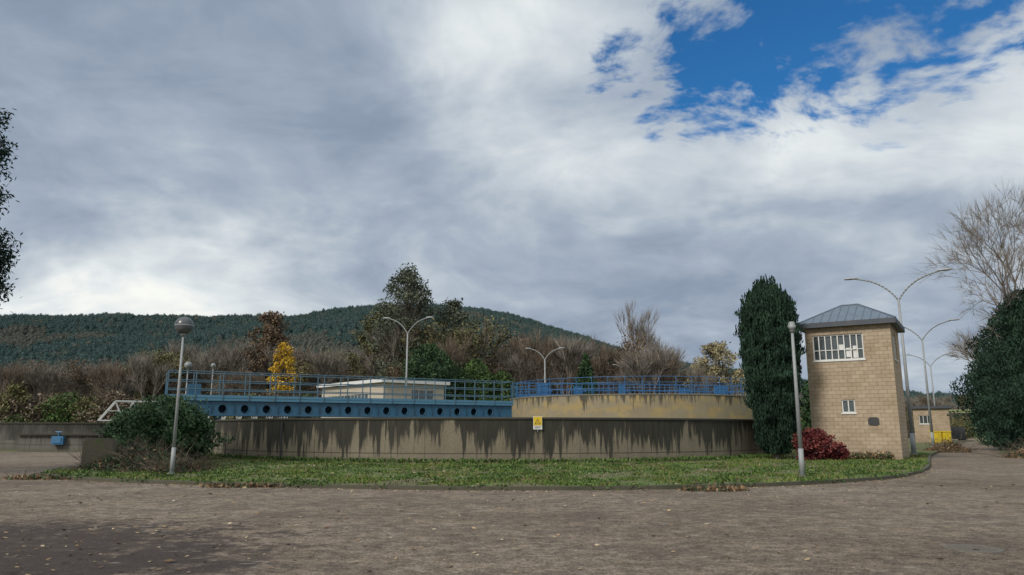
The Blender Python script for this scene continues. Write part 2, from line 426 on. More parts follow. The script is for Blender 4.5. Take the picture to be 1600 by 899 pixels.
def ring_rail(name,parent,c,R,z,h,mat_,post=1.8,n=120,rails=3,r=.035):
    mb=MB();k=int(2*math.pi*R/post)
    for i in range(k):
        a=2*math.pi*i/k; p=(c[0]+R*math.cos(a),c[1]+R*math.sin(a))
        mb.tube((p[0],p[1],z),(p[0],p[1],z+h),r*1.2,None,5)
    for q in range(rails):
        zz=z+h*(q+1)/rails
        for i in range(n):
            a=2*math.pi*i/n;b=2*math.pi*(i+1)/n
            mb.tube((c[0]+R*math.cos(a),c[1]+R*math.sin(a),zz),(c[0]+R*math.cos(b),c[1]+R*math.sin(b),zz),r,None,5,cap=False)
    mb.obj(name,[mat_],parent,uv=None)
t1=ring_tank('settling_tank',TC,TR,2.18,.35,m_conc1,1.5,.1)
t2=ring_tank('settling_tank',T2,T2R,5.2,.4,m_conc2,4.5,.12,144,paint('pale_rim',(.18,.165,.125),.9,.35,0,(.06,.05,.04),.7))
ring_rail('railing',t2,T2,T2R-.2,5.2,1.75,m_railb,1.7,r=.03)
T3=(-47.,85.5)
t3=ring_tank('settling_tank',T3,20.5,2.25,.4,m_conc3,1.6)

mb=MB()
for an in (236.5,):
    a=rad(an); x,y=TC[0]+(TR+.1)*math.cos(a),TC[1]+(TR+.1)*math.sin(a)
    mb.tube((x,y,.1),(x,y,2.0),.05,None,8)
mb.obj('drain_pipe',[m_dark])

# ---------------------------------------------------------------- scraper bridge
def local_obj(mb,name,mats,parent):
    me_o=mb.obj(name,mats,None,uv=None,origin=(0,0,0)); me_o.parent=parent; return me_o
def scraper_bridge(name,loc,ang,Lb,zb,zt,rail_h,web,light,railm,hw=.7,hole0=3.06,step=1.27,holes=15,post=1.5,rr=.03,end0=.9):
    e=empty(name,(loc[0],loc[1],0)); e.rotation_euler=(0,0,ang)
    mb=MB()
    hr=.23; zc=zb+.42; wz0,wz1=zb+.08,zt-.14
    for sgn in(-1,1):
        y=sgn*hw
        if sgn>0:
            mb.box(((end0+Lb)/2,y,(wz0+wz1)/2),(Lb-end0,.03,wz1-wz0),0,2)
        else:
          for yy in (y-.012,y+.012):
            x=end0
            mb.face([(x,yy,wz0+.3),(x+.9,yy,wz0),(hole0-step/2,yy,wz0),(hole0-step/2,yy,wz1),(x,yy,wz1)])
            for k in range(holes):
                cx=hole0+k*step; n=24
                cir=[];sq=[]
                for i in range(n):
                    a=2*math.pi*i/n; co,si=math.cos(a),math.sin(a)
                    cir.append((cx+hr*co,yy,zc+hr*si))
                    hx=step/2; up=(wz1-zc); dn=(zc-wz0)
                    tt=min(hx/abs(co) if abs(co)>1e-6 else 9e9,(up if si>0 else dn)/abs(si) if abs(si)>1e-6 else 9e9)
                    sq.append([cx+co*tt,yy,zc+si*tt])
                for cxn,czn in((cx-hx,wz0),(cx+hx,wz0),(cx-hx,wz1),(cx+hx,wz1)):
                    b=min(sq,key=lambda s:(s[0]-cxn)**2+(s[2]-czn)**2); b[0]=cxn;b[2]=czn
                for i in range(n):
                    j=(i+1)%n
                    mb.face([cir[i],cir[j],sq[j],sq[i]])
            xe=hole0+(holes-.5)*step
            if xe<Lb: mb.face([(xe,yy,wz0),(Lb,yy,wz0),(Lb,yy,wz1),(xe,yy,wz1)])
          for k in range(holes):
            cx=hole0+k*step;n=24
            for i in range(n):
                a=2*math.pi*i/n;b=2*math.pi*(i+1)/n
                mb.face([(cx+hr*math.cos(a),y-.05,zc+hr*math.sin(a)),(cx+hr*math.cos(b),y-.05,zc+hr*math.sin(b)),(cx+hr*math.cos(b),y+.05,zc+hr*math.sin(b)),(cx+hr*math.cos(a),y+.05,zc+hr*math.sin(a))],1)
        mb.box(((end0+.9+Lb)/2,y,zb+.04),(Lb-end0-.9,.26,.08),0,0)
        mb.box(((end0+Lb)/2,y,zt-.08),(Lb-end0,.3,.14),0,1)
        for k in range(holes+1):
            if sgn<0: mb.box((hole0+(k-.5)*step,y-.05,(wz0+wz1)/2),(.02,.07,wz1-wz0-.01),0,0)
    for k in range(int(Lb/2)):
        mb.box((1.4+k*2,0,zb+.16),(.1,2*hw-.1,.1),0,0)
    local_obj(mb,'beams',[web,light,m_blued],e)
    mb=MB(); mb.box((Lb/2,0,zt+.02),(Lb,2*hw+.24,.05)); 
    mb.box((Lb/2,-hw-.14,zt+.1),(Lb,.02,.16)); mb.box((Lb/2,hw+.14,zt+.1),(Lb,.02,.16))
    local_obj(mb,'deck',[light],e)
    mb=MB(); y0=hw+.16
    npost=int(Lb/post)
    for sgn in(-1,1):
        for k in range(npost+1):
            x=min(Lb,k*Lb/npost); mb.tube((x,sgn*y0,zt-.1),(x,sgn*y0,zt+rail_h),rr*1.15,None,6)
        for q in(.33,.66,1.):
            mb.tube((0,sgn*y0,zt+rail_h*q),(Lb,sgn*y0,zt+rail_h*q),rr,None,6)
    for q in(.33,.66,1.):
        mb.tube((Lb,-y0,zt+rail_h*q),(Lb,y0,zt+rail_h*q),rr,None,6)
    local_obj(mb,'railing',[railm],e)
    mb=MB()
    for yy in(-.3,.3):
        mb.tube((-.08,yy,.12),(-.02,yy,zt+.9),.03,None,6)
    for k in range(11): mb.tube((-.07,-.3,.4+k*.3),(-.07,.3,.4+k*.3),.018,None,5)
    for yy in(-.55,.55):
        mb.tube((2.9,yy-.08,zb-.05),(2.9,yy+.08,zb-.05),.17,.17,14)
    mb.box((2.9,0,zb+.05),(1.2,1.0,.12))
    mb.box((1.5,0,zt+.45),(.7,.5,.8))
    local_obj(mb,'carriage_and_ladder',[m_blue],e)
    return e
scraper_bridge('scraper_bridge',(-20.3,43.8),math.atan2(10.2,19.2),22.6,2.42,3.45,1.55,m_blue,m_blue2,m_rail)
def flat_bridge(name,loc,ang,Lb,z,h,mt):
    e=empty(name,(loc[0],loc[1],0)); e.rotation_euler=(0,0,ang)
    mb=MB(); mb.box((Lb/2,0,z),(Lb,1.4,.35))
    for s in(-.75,.75):
        for k in range(int(Lb/1.3)+1): mb.tube((k*1.3,s,z),(k*1.3,s,z+h),.035,None,5)
        for q in(.5,1.): mb.tube((0,s,z+h*q),(Lb,s,z+h*q),.035,None,5)
    for x,wd,ht in((3.2,1.1,1.3),(7.5,.8,1.0),(13,.5,1.2),(Lb-8,.9,.9),(Lb-3,1.3,1.2)):
        mb.box((x,0,z+.175+ht/2),(wd,.9,ht)); mb.tube((x+wd/2,0,z+.6),(x+wd/2+.5,0,z+.6),.25,None,12)
    local_obj(mb,'structure',[mt],e); return e
flat_bridge('scraper_bridge',(T2[0]-14.,T2[1]-3),rad(12),29,5.5,1.5,m_railb)

e=empty('lattice_bridge',(-36.6,66.5,0)); e.rotation_euler=(0,0,rad(25))
mb=MB()
for s in(-.8,.8):
    zb,zt=2.4,4.1
    mb.tube((0,s,zb),(16,s,zb),.06,None,6); mb.tube((1.2,s,zt),(16,s,zt),.06,None,6); mb.tube((0,s,zb),(1.2,s,zt),.06,None,6)
    mb.tube((.6,s,(zb+zt)/2),(16,s,(zb+zt)/2),.03,None,6)
    x=1.2
    while x<15.5:
        mb.tube((x,s,zt),(x+.7,s,zb),.045,None,5); mb.tube((x+.7,s,zb),(x+1.4,s,zt),.045,None,5); x+=1.4
for k in range(16): mb.tube((k,-.8,2.4),(k,.8,2.4),.04,None,5)
for k in range(1,12): mb.tube((k*1.4,-.8,4.1),(k*1.4,.8,4.1),.04,None,5)
local_obj(mb,'trusses',[m_truss],e)

mb=MB()
mb.box((-32.3,55.6,.6),(7.8,.3,1.2)); mb.box((-36.1,58.,.6),(.3,4.5,1.2)); mb.box((-28.5,58.,.6),(.3,4.5,1.2)); mb.box((-32.3,60.3,.6),(7.8,.3,1.2))
mb.box((-32.3,55.5,1.27),(8.,.55,.12),0,1)
mb.box((-40.5,59.5,.4),(8,.3,.8))
mb.obj('concrete_channel',[m_conc3,m_rim])
mb=MB(); mb.box((-33.2,55.2,.85),(.85,.25,.6)); mb.box((-33.2,55.05,.85),(.6,.06,.4)); mb.tube((-33.2,55.2,1.15),(-33.2,55.2,1.45),.05,None,8); mb.tube((-33.45,55.2,1.45),(-32.95,55.2,1.45),.04,None,8)
mb.obj('sluice_gate',[paint('sluice_blue',(.03,.14,.28),.5,.1)])
mb=MB(); mb.box((-18.1,33.2,.62),(1.15,.9,1.05),.3); mb.box((-18.1,33.2,1.18),(1.0,.78,.08),.3); mb.box((-17.0,33.5,.35),(1.3,.3,.5),.3)
mb.obj('concrete_block',[paint('mossy_block',(.16,.14,.10),.95,.45,0,(.09,.13,.025),.85,1.6)])

# ---------------------------------------------------------------- buildings
def wall(mbw,mbg,mbf,p0,p1,z0,z1,ops,mi=0,rev=.16,bars=None):
    d=Vector((p1[0]-p0[0],p1[1]-p0[1])); W=d.length; d.normalize(); n=Vector((d.y,-d.x))
    P=lambda u,w,z:(p0[0]+d.x*u+n.x*w,p0[1]+d.y*u+n.y*w,z)
    us=sorted({0,W}|{o[0] for o in ops}|{o[1] for o in ops}); zs=sorted({z0,z1}|{o[2] for o in ops}|{o[3] for o in ops})
    for a,b in zip(us,us[1:]):
        for c,e in zip(zs,zs[1:]):
            um,zm=(a+b)/2,(c+e)/2
            if any(o[0]<um<o[1] and o[2]<zm<o[3] for o in ops): continue
            mbw.face([P(a,0,c),P(b,0,c),P(b,0,e),P(a,0,e)],mi)
    for o in ops:
        a,b,c,e=o[:4]; nb,nh=o[4],o[5]
        mbw.face([P(a,0,c),P(a,0,e),P(a,-rev,e),P(a,-rev,c)],mi); mbw.face([P(b,0,c),P(b,-rev,c),P(b,-rev,e),P(b,0,e)],mi)
        mbw.face([P(a,0,e),P(b,0,e),P(b,-rev,e),P(a,-rev,e)],mi); mbw.face([P(a,0,c),P(a,-rev,c),P(b,-rev,c),P(b,0,c)],mi)
        mbg.face([P(a,-rev+.01,c),P(b,-rev+.01,c),P(b,-rev+.01,e),P(a,-rev+.01,e)])
        fw=.06
        f=lambda u0,u1,y0,y1,w0=-.12,w1=-.06:mbf.ob(p0,d,n,u0,u1,w0,w1,y0,y1)
        f(a,a+fw,c,e);f(b-fw,b,c,e);f(a+fw,b-fw,c,c+fw);f(a+fw,b-fw,e-fw,e)
        for k in range(1,nb): 
            u=a+(b-a)*k/nb; f(u-.028,u+.028,c+fw,e-fw,-.11,-.05)
        for k in range(1,nh):
            z=c+(e-c)*(k/nh if nh!=2 else .4); f(a+fw,b-fw,z-.02,z+.02,-.12,-.07)
        mbf.ob(p0,d,n,a-.06,b+.06,-.05,.05,c-.07,c-.002)
    return d,n
A=Vector((16.45,41.3)); B=Vector((20.1,39.0)); d=(B-A).normalized(); q=Vector((-d.y,d.x)); q=q if q.y>0 else -q
LS=4.3; Cc=B+q*LS; Dd=A+q*LS; Wd=(B-A).length
e=empty('block_tower_building',(A.x,A.y,0))
w,g,f=MB(),MB(),MB()
H=7.2
wall(w,g,f,A,B,0,H,[(.38,2.95,5.35,6.75,8,2),(1.62,2.28,2.5,3.2,2,1)])
wall(w,g,f,B,Cc,0,H,[(.9,2.6,5.35,6.75,4,2)])
wall(w,g,f,Cc,Dd,0,H,[(1.2,2.4,.12,2.3,2,1)])
wall(w,g,f,Dd,A,0,H,[])
w.obj('walls',[m_block],e); g.obj('glass',[m_glass],e); f.obj('window_frames',[m_white],e,uv=None)
bl=MB()
for u0,u1,z0,z1 in((2.05,2.3,5.5,6.0),(2.4,2.62,5.45,6.1),(1.7,1.95,5.9,6.2)): bl.ob((A.x,A.y),d,Vector((d.y,-d.x)),u0,u1,-.148,-.14,z0,z1)
bl.obj('blinds',[m_white],e,uv=None)
r=MB(); ov=.35
c0=A-d*ov-q*ov;c1=B+d*ov-q*ov;c2=Cc+d*ov+q*ov;c3=Dd-d*ov+q*ov
ze,zr=7.42,8.65
rm=(A+B+Cc+Dd)/4; r0=rm-d*.45; r1=rm+d*.45
V3=lambda p,z:(p.x,p.y,z)
r.face([V3(c0,ze),V3(c1,ze),V3(r1,zr),V3(r0,zr)]); r.face([V3(c1,ze),V3(c2,ze),V3(r1,zr)]); r.face([V3(c2,ze),V3(c3,ze),V3(r0,zr),V3(r1,zr)]); r.face([V3(c3,ze),V3(c0,ze),V3(r0,zr)])
def seams(a,b,ra,rb,n):
    for k in range(n+1):
        u=k/n; p=a.lerp(b,u); L_=(b-a).length
        dd=(b-a).normalized(); s=(p-a).dot(dd); sa=(ra-a).dot(dd); sb=(rb-a).dot(dd)
        if s<sa: v=s/sa
        elif s>sb: v=(L_-s)/(L_-sb)
        else: v=1
        perp=Vector((-dd.y,dd.x)); perp=perp if (ra-a).dot(perp)>0 else -perp
        dist=(ra-a).dot(perp)*v
        t_=p+perp*dist
        if v>.05: r.tube((p.x,p.y,ze+.02),(t_.x,t_.y,ze+(zr-ze)*v+.02),.022,None,4)
seams(c0,c1,r0,r1,12); seams(c1,c2,r1,r1,12); seams(c2,c3,r1,r0,12); seams(c3,c0,r0,r0,12)
for a,b in((c0,r0),(c1,r1),(c2,r1),(c3,r0)): r.tube(V3(a,ze+.02),V3(b,zr+.02),.04,None,5)
r.tube(V3(r0,zr+.02),V3(r1,zr+.02),.05,None,5)
r.obj('roof',[m_roof],e)
fa=MB(); n_=Vector((d.y,-d.x))
for a,b in((c0,c1),(c1,c2),(c2,c3),(c3,c0)):
    dd=(b-a).normalized(); nn=Vector((dd.y,-dd.x)); fa.ob(a,dd,nn,0,(b-a).length,-.04,0.0,7.16,7.43)
fa.face([V3(c3,7.2),V3(c2,7.2),V3(c1,7.2),V3(c0,7.2)])
fa.obj('fascia',[m_fascia],e,uv=None)
pl=MB(); pl.ob(A,d,n_,2.85,3.38,.0,.03,1.88,2.2); pl.ob(A,d,n_,2.92,3.31,.0,.035,1.83,2.25)
pl.obj('plaque',[m_dark],e,uv=None)

e=empty('pump_house',(-13.8,80,0))
C0=Vector((-13.8,80)); e1=Vector((.75,.66)).normalized(); e2=Vector((-.66,.75)).normalized()
P1=C0+e1*8; P2=P1+e2*14; P3=C0+e2*14
w,g,f=MB(),MB(),MB()
wall(w,g,f,C0,P1,0,6.6,[(3.6,6.6,4.2,6.0,3,1)])
wall(w,g,f,P1,P2,0,6.6,[]); wall(w,g,f,P2,P3,0,6.6,[])
wall(w,g,f,P3,C0,0,6.6,[(1.5,10.8,4.6,5.5,12,1)])
w.obj('walls',[m_cream],e); g.obj('glass',[m_glass],e); f.obj('window_frames',[m_white],e,uv=None)
r=MB(); o=.5
R0=C0-e1*o-e2*o;R1=P1+e1*o-e2*o;R2=P2+e1*o+e2*o;R3=P3-e1*o+e2*o
za,zb_=6.62,6.98
lo=[V3(R0,za),V3(R1,za),V3(R2,za),V3(R3,za)];hi=[V3(R0,zb_),V3(R1,zb_),V3(R2,zb_),V3(R3,zb_)]
r.face(lo[::-1]);r.face(hi,1)
for i in range(4): j=(i+1)%4; r.face([lo[i],lo[j],hi[j],hi[i]])
cc=(R0+R1+R2+R3)/4
for a,b in((R0,R1),(R1,R2),(R2,R3),(R3,R0)): r.face([V3(a.lerp(cc,.04),6.985),V3(b.lerp(cc,.04),6.985),V3(cc,7.3)],1)
r.obj('roof',[m_white,m_roof],e)

e=empty('block_outbuilding',(49,90,0))
a0=Vector((48.4,90.5));a1=Vector((51.6,88.6)); dd=(a1-a0).normalized(); qq=Vector((-dd.y,dd.x)); a2=a1+qq*7;a3=a0+qq*7
w,g,f=MB(),MB(),MB()
wall(w,g,f,a0,a1,0,4.1,[(.6,1.9,2.3,3.3,3,1)]); wall(w,g,f,a1,a2,0,4.1,[(1,2.1,.1,2.4,1,1),(3,6,2.3,3.3,5,1)]); wall(w,g,f,a2,a3,0,4.1,[]); wall(w,g,f,a3,a0,0,4.1,[])
w.obj('walls',[m_block],e); g.obj('glass',[m_glass],e); f.obj('window_frames',[m_white],e,uv=None)
r=MB(); r.ob(a0,dd,-qq,-.3,(a1-a0).length+.3,-7.3,.3,4.102,4.4); r.obj('roof',[m_fascia],e,uv=None)
mb=MB()
for x in(49.0,50.1):
    mb.box((x,87.2,.75),(.9,.8,1.2)); mb.box((x,87.2,1.42),(1.,.9,.12)); mb.tube((x-.3,87.5,.15),(x-.3,87.6,.15),.14,None,10); mb.tube((x+.3,87.5,.15),(x+.3,87.6,.15),.14,None,10)
mb.obj('waste_bin',[m_yel2])
mb=MB()
for x,y in((60.2,106),(65.5,104.5),(61.5,110),(66.8,108.5)): mb.box((x,y,2.),(.3,.3,4.))
mb.box((62.9,105.2,4.12),(7.,.4,.28),-.27); mb.box((64.2,109.2,4.12),(7.,.4,.28),-.27); mb.box((63.5,107.2,4.32),(7.2,5.,.12),-.27)
mb.obj('steel_canopy',[m_portal])
mb=MB(); mb.box((66.5,114,1.3),(2.4,3,1.6)); mb.box((66.5,112.4,.5),(2.2,.2,.5)); mb.tube((65.3,113,.45),(65.3,114,.45),.45,None,12); mb.tube((67.7,113,.45),(67.7,114,.45),.45,None,12)
mb.obj('waste_skip',[m_dark])

# ---------------------------------------------------------------- lamps
def globe_lamp(name,x,y,z0,h,r,mg,thin=.055,globe=True):
    mb=MB()
    mb.tube((x,y,z0),(x,y,z0+.9),thin*1.35,thin*1.3,12)
    mb.tube((x,y,z0+.9),(x,y,h-2*r),thin*1.1,thin*.7,12)
    mb.tube((x,y,z0-.01),(x,y,z0+.03),thin*2.6,thin*2.6,12)
    mb.tube((x,y,h-2*r-.06),(x,y,h-2*r+.08),thin*1.5,thin*2.2,12)
    if globe:
        mb.sphere((x,y,h-r),r,24,16,1)
        mb.tube((x,y,h-r-.015),(x,y,h-r+.015),r*1.02,r*1.02,24,0)
    else:
        mb.tube((x,y,h-.35),(x,y,h-.05),.08,.11,12); mb.sphere((x,y,h-.04),.11,12,8,0,(1,1,.5))
        mb.tube((x,y,h-.2),(x-.12,y-.05,h-.12),.03,.03,8)
    o=mb.obj(name,[m_pole,mg],uv=None,smooth=True)
    return o
globe_lamp('globe_lamp_post',-11.85,26.5,.095,5.62,.32,m_globe,.055)
globe_lamp('lamp_post',9.5,24.9,.095,5.2,.1,m_globe,.065,False)
m_gw=paint('grey_lamp_globe',(.2,.22,.22),.35,.1)
globe_lamp('globe_lamp_post',-21.2,48.5,.0,6.0,.25,m_gw,.05)
globe_lamp('globe_lamp_post',-24.6,61,.0,7.0,.2,m_gw,.05)
def street_lamp(x,y,h,span,dr,z0=0.1,r=.12):
    mb=MB(); dx,dy=dr
    mb.tube((x,y,z0),(x,y,z0+1.3),r*1.25,r*1.2,12); mb.tube((x,y,z0+1.3),(x,y,h-1.6),r,r*.6,12)
    mb.tube((x,y,z0-.02),(x,y,z0+.05),r*2.4,None,12)
    for s in(-1,1):
        hs=span/2
        pts=[(0,h-1.7),(.10*hs,h-1.25),(.28*hs,h-.72),(.5*hs,h-.32),(.72*hs,h-.1),(.86*hs,h)]
        pts=catmull(pts,3)
        P=[(x+s*dx*u,y+s*dy*u,z) for u,z in pts]
        mb.path(P,r*.45,8)
        u0,u1=.84*hs,1.06*hs; px,py=-dy,dx
        secs=[(u0-.15,.05,.05),(u0,.10,.09),(.95*hs,.17,.11),(u1,.14,.09),(u1+.12,.04,.03)]
        prev=None
        for u,wd,ht in secs:
            ringp=[]
            for i in range(8):
                an=2*math.pi*i/8; ringp.append((x+s*dx*u+px*wd*math.cos(an),y+s*dy*u+py*wd*math.cos(an),h+.02+ht*math.sin(an)*(1 if math.sin(an)>0 else .6)))
            if prev:
                for i in range(8): j=(i+1)%8; mb.face([prev[i],prev[j],ringp[j],ringp[i]],1)
            prev=ringp
    mb.obj('street_lamp',[m_pole,m_galv],uv=None,smooth=True)
D1=(.85,-.53)
street_lamp(25.0,47.1,11.5,5.7,D1)
street_lamp(37.9,68,11.4,5.7,D1)
street_lamp(54.8,97,11.4,5.7,D1)
street_lamp(-10.8,76,13.0,4.9,(.99,-.12))
street_lamp(4.75,107,13.2,5.2,(.99,-.1),r=.15)
street_lamp(20.2,130,12.8,4.6,(.99,-.1),r=.16)

an=math.atan2(35-TC[1],1.2-TC[0]); sx_,sy_=TC[0]+(TR+.1)*math.cos(an),TC[1]+(TR+.1)*math.sin(an)
dn=Vector((math.cos(an),math.sin(an))); du=Vector((-dn.y,dn.x))
mb=MB(); o=Vector((sx_,sy_))
mb.ob(o,du,dn,-.21,.21,0,.015,1.62,2.22,2)
mb.ob(o,du,dn,-.195,.195,.015,.02,1.80,2.205,0)
def tri(w0,cx,zb,s,mi): 
    P=lambda u,z:(o.x+du.x*u+dn.x*w0,o.y+du.y*u+dn.y*w0,z)
    mb.face([P(-s,zb),P(s,zb),P(0,zb+1.73*s)],mi)
tri(.023,0,1.86,.15,1); tri(.026,0,1.885,.108,0)
mb.ob(o,du,dn,-.012,.012,.026,.03,1.93,2.0,1); mb.ob(o,du,dn,-.012,.012,.026,.03,1.9,1.918,1)
for z in(1.75,1.71,1.67): mb.ob(o,du,dn,-.15,.15 if z>1.7 else .08,.015,.018,z-.008,z+.008,1)
mb.tube((o.x,o.y,1.5),(o.x,o.y,2.1),.015,None,6,3)
mb.obj('warning_sign',[m_yellow,m_dark,m_white,m_galv],uv=None)
mb=MB(); n=28; c=(6.3,10.6)
mb.tube((c[0],c[1],.0),(c[0],c[1],.012),.36,.36,n)
for k in range(-4,5): mb.box((c[0]+k*.07,c[1],.014),(.02,2*math.sqrt(max(.01,.3**2-(k*.07)**2)),.008))
mb.obj('manhole_cover',[paint('cast_iron',(.15,.135,.115),.85,.3,.1,(.2,.17,.13),.6,6)])

# ---------------------------------------------------------------- vegetation
def rv():
    while True:
        v=Vector((rnd.uniform(-1,1),rnd.uniform(-1,1),rnd.uniform(-1,1)))
        if .01<v.length<=1: return v
def leaf(mb,p,s,mi=0,ti=.5,up=0.,asp=1.6):
    a=rv().normalized(); a.z+=up; a.normalize()
    b=a.cross(rv()).normalized()
    l=a*s*asp; w=b*s*.5
    mb.face([p-w*.2,p+l*.5+w,p+l,p+l*.5-w],mi,ti)
def env_foliage(mb,cx,cy,prof,z0,z1,R,n,size,mi=0,lump=.25,lf=.8,up=.4,seed=0,sx=1,sy=1,core=True,cmi=None,asp=1.6,tv=1.):
    def rr(a,u):
        z=z0+(z1-z0)*u
        q=noise.noise(Vector((math.cos(a)*R*lf+seed,math.sin(a)*R*lf,z*lf)))+.5*noise.noise(Vector((math.cos(a)*R*lf*2.3+seed,math.sin(a)*R*lf*2.3,z*lf*2.3)))
        return max(.03,interp(u,prof))*R*(1+lump*q*1.6)
    if core:
        nu,nv=20,16; k=len(mb.v)
        for j in range(nv+1):
            u=j/nv
            for i in range(nu):
                a=2*math.pi*i/nu; r=rr(a,u)*.72
                mb.v.append((cx+r*sx*math.cos(a),cy+r*sy*math.sin(a),z0+(z1-z0)*(u*.9+.02)))
        for j in range(nv):
            for i in range(nu):
                i2=(i+1)%nu; mb.f.append((k+j*nu+i,k+j*nu+i2,k+(j+1)*nu+i2,k+(j+1)*nu+i)); mb.m.append(mi if cmi is None else cmi); mb.t.append(0.)
    for _ in range(n):
        while True:
            u=rnd.random()
            if rnd.random()<interp(u,prof)+.12: break
        a=rnd.uniform(0,2*math.pi); r=rr(a,u)*(1.06-.38*rnd.random()**1.5)
        p=Vector((cx+r*sx*math.cos(a),cy+r*sy*math.sin(a),z0+(z1-z0)*u))
        cl=noise.noise(p*1.7/max(.6,R*.5))
        leaf(mb,p,size*rnd.uniform(.6,1.3),mi,max(0,min(1,.5+cl*.9*tv+rnd.gauss(0,.18*tv))),up,asp)
mb=MB()
CP=[(0,.42),(.06,.58),(.2,.74),(.5,.95),(.72,1.),(.86,.86),(.94,.6),(1,.3)]
mb.tube((14.0,40,0),(14.0,40,3),.22,.15,8,1)
env_foliage(mb,14.0,40,CP,.3,9.3,1.36,34000,.06,0,.3,1.5,2.4,5,asp=3.6)
for _ in range(300):
    a=rnd.uniform(0,6.28);r=1.3*math.sqrt(rnd.random()); x,y=14.0+r*math.cos(a),40+r*math.sin(a);z=9.35-(r*.85)**2*1.3; hh=rnd.uniform(.3,1.0)
    for k in range(28): 
        v=rnd.random(); leaf(mb,Vector((x+rnd.gauss(0,.06)*(1-v),y+rnd.gauss(0,.06)*(1-v),z-.35+v*hh)),.06,0,rnd.random(),2.8,3.)
for _ in range(900):
    u=rnd.uniform(.04,.86); a=rnd.uniform(0,6.28); r=1.38*interp(u,CP)*rnd.uniform(.9,1.06)
    x,y,z=14+r*math.cos(a),40+r*math.sin(a),.3+9.0*u; hh=rnd.uniform(.4,1.0); ti=rnd.random()
    for k in range(18):
        v=rnd.random(); s_=.12*v+.02; leaf(mb,Vector((x+math.cos(a)*s_+rnd.gauss(0,.05)*(1-v),y+math.sin(a)*s_+rnd.gauss(0,.05)*(1-v),z+v*hh)),.055,0,max(0,min(1,ti+rnd.gauss(0,.12))),2.8,3.2)
mb.obj('cypress_tree',[m_cyp,m_bark],uv=None)
mb=MB()
env_foliage(mb,-17.5,38,[(0,.75),(.3,1.),(.6,.95),(.85,.65),(1,.25)],.1,2.9,2.35,17000,.10,0,.45,.8,.5,9)
env_foliage(mb,-19.3,37.6,[(0,.8),(.4,1.),(.8,.7),(1,.25)],.1,1.3,.9,3500,.10,0,.3,.9,.5,19)
for _ in range(220):
    a=rnd.uniform(0,6.28); r=rnd.uniform(0,2.2); x,y=-17.5+r*math.cos(a),38+r*math.sin(a)*.9; z=2.6-(r/2.2)**2*.9; lx,ly=rnd.gauss(0,.05),rnd.gauss(0,.05)
    for k in range(9): leaf(mb,Vector((x+k*lx,y+k*ly,z+k*.085)),.095,0,rnd.uniform(.3,1),.6)
mb.obj('laurel_bush',[m_bush],uv=None)
mb=MB()
env_foliage(mb,15.4,38.6,[(0,.8),(.4,1.),(.75,.8),(1,.3)],.1,1.6,.85,3600,.09,0,.45,1.6,.2,2)
env_foliage(mb,16.6,38.4,[(0,.8),(.4,1.),(1,.3)],.1,.95,.5,900,.08,0,.35,1.4,.2,6)
mb.obj('red_shrub',[m_red],uv=None)
mb=MB()
for _ in range(2600):
    u=rnd.uniform(.3,3.9); p=A+d*u+n_*rnd.uniform(.05,1.0)
    leaf(mb,Vector((p.x,p.y,.12+abs(rnd.gauss(0,.13)))),.08,1 if rnd.random()<.35 else 0,rnd.random()*.8,.2)
mb.obj('low_shrubs',[m_litter,m_bush],uv=None)

def brush(name,cx,cy,rx,ry,h,n,nl,mats,z0=.1,green=.3):
    mb=MB()
    for _ in range(n):
        a=rnd.uniform(0,6.28);r=rnd.random()**.6
        x,y=cx+rx*r*math.cos(a),cy+ry*r*math.sin(a); z=z0+h*(1-r)*rnd.random()
        dr=rv(); dr.z=abs(dr.z)*.45; dr.normalize(); L_=rnd.uniform(.4,1.4)*min(1,.4+h)
        p1=Vector((x,y,z)); p2=p1+dr*L_*(1 if h>.3 else .6); mb.tube(p1,p2,rnd.uniform(.006,.02),.004,3,0,rnd.random(),False)
        for k in range(3):
            b=p1.lerp(p2,rnd.random()); mb.tube(b,b+(dr+rv()*.7)*L_*.35,.006,.003,3,0,rnd.random(),False)
    for _ in range(nl):
        a=rnd.uniform(0,6.28);r=rnd.random()**.6
        leaf(mb,Vector((cx+rx*r*math.cos(a),cy+ry*r*math.sin(a),z0+h*(1-r)*rnd.random())),rnd.uniform(.05,.1),1 if rnd.random()>green else 2,rnd.random()*.7,.3)
    return mb.obj(name,mats,uv=None)
brush('brush_pile',-14.4,29.6,2.4,1.9,1.05,420,4200,[m_deadt,m_litter,m_bush],.1,.75)
brush('brush_pile',-12.2,27.6,1.3,.9,.45,160,1100,[m_deadt,m_litter,m_bush],.1,.6)
brush('brush_pile',31.8,55.2,1.6,1.3,.9,150,1800,[m_deadt,m_litter,m_bush],.1,.05)
brush('brush_pile',30.4,43.6,1.7,2.2,1.0,260,2200,[m_deadt,m_litter,m_bush],.02,.2)
brush('brush_pile',5.4,20.4,.9,.28,.08,26,420,[m_deadt,m_litter,m_bush],.005,.25)
brush('brush_pile',-7.6,21.6,1.3,.25,.06,18,420,[m_deadt,m_litter,m_bush],.005,.3)
brush('brush_pile',-15.4,25.2,1.5,.5,.08,40,600,[m_deadt,m_litter,m_bush],.005,.3)
mb=MB()
for _ in range(3200):
    a=rad(rnd.uniform(205,335)); r=TR+.1+abs(rnd.gauss(0,.18)); leaf(mb,Vector((TC[0]+r*math.cos(a),TC[1]+r*math.sin(a),.1+rnd.random()*.1)),rnd.uniform(.04,.10),0,rnd.random(),1.2,2.2)
for _ in range(260):
    x=rnd.uniform(-16,19);y=rnd.uniform(20.8,36)
    if not inpoly(x,y,isl) or ex(x,y): continue
    rr_=rnd.uniform(.08,.3)
    for k in range(int(90*rr_/.2)): leaf(mb,Vector((x+rnd.gauss(0,rr_),y+rnd.gauss(0,rr_),.1+rnd.random()*.07)),rnd.uniform(.03,.07),0,rnd.random(),.3,1.4)
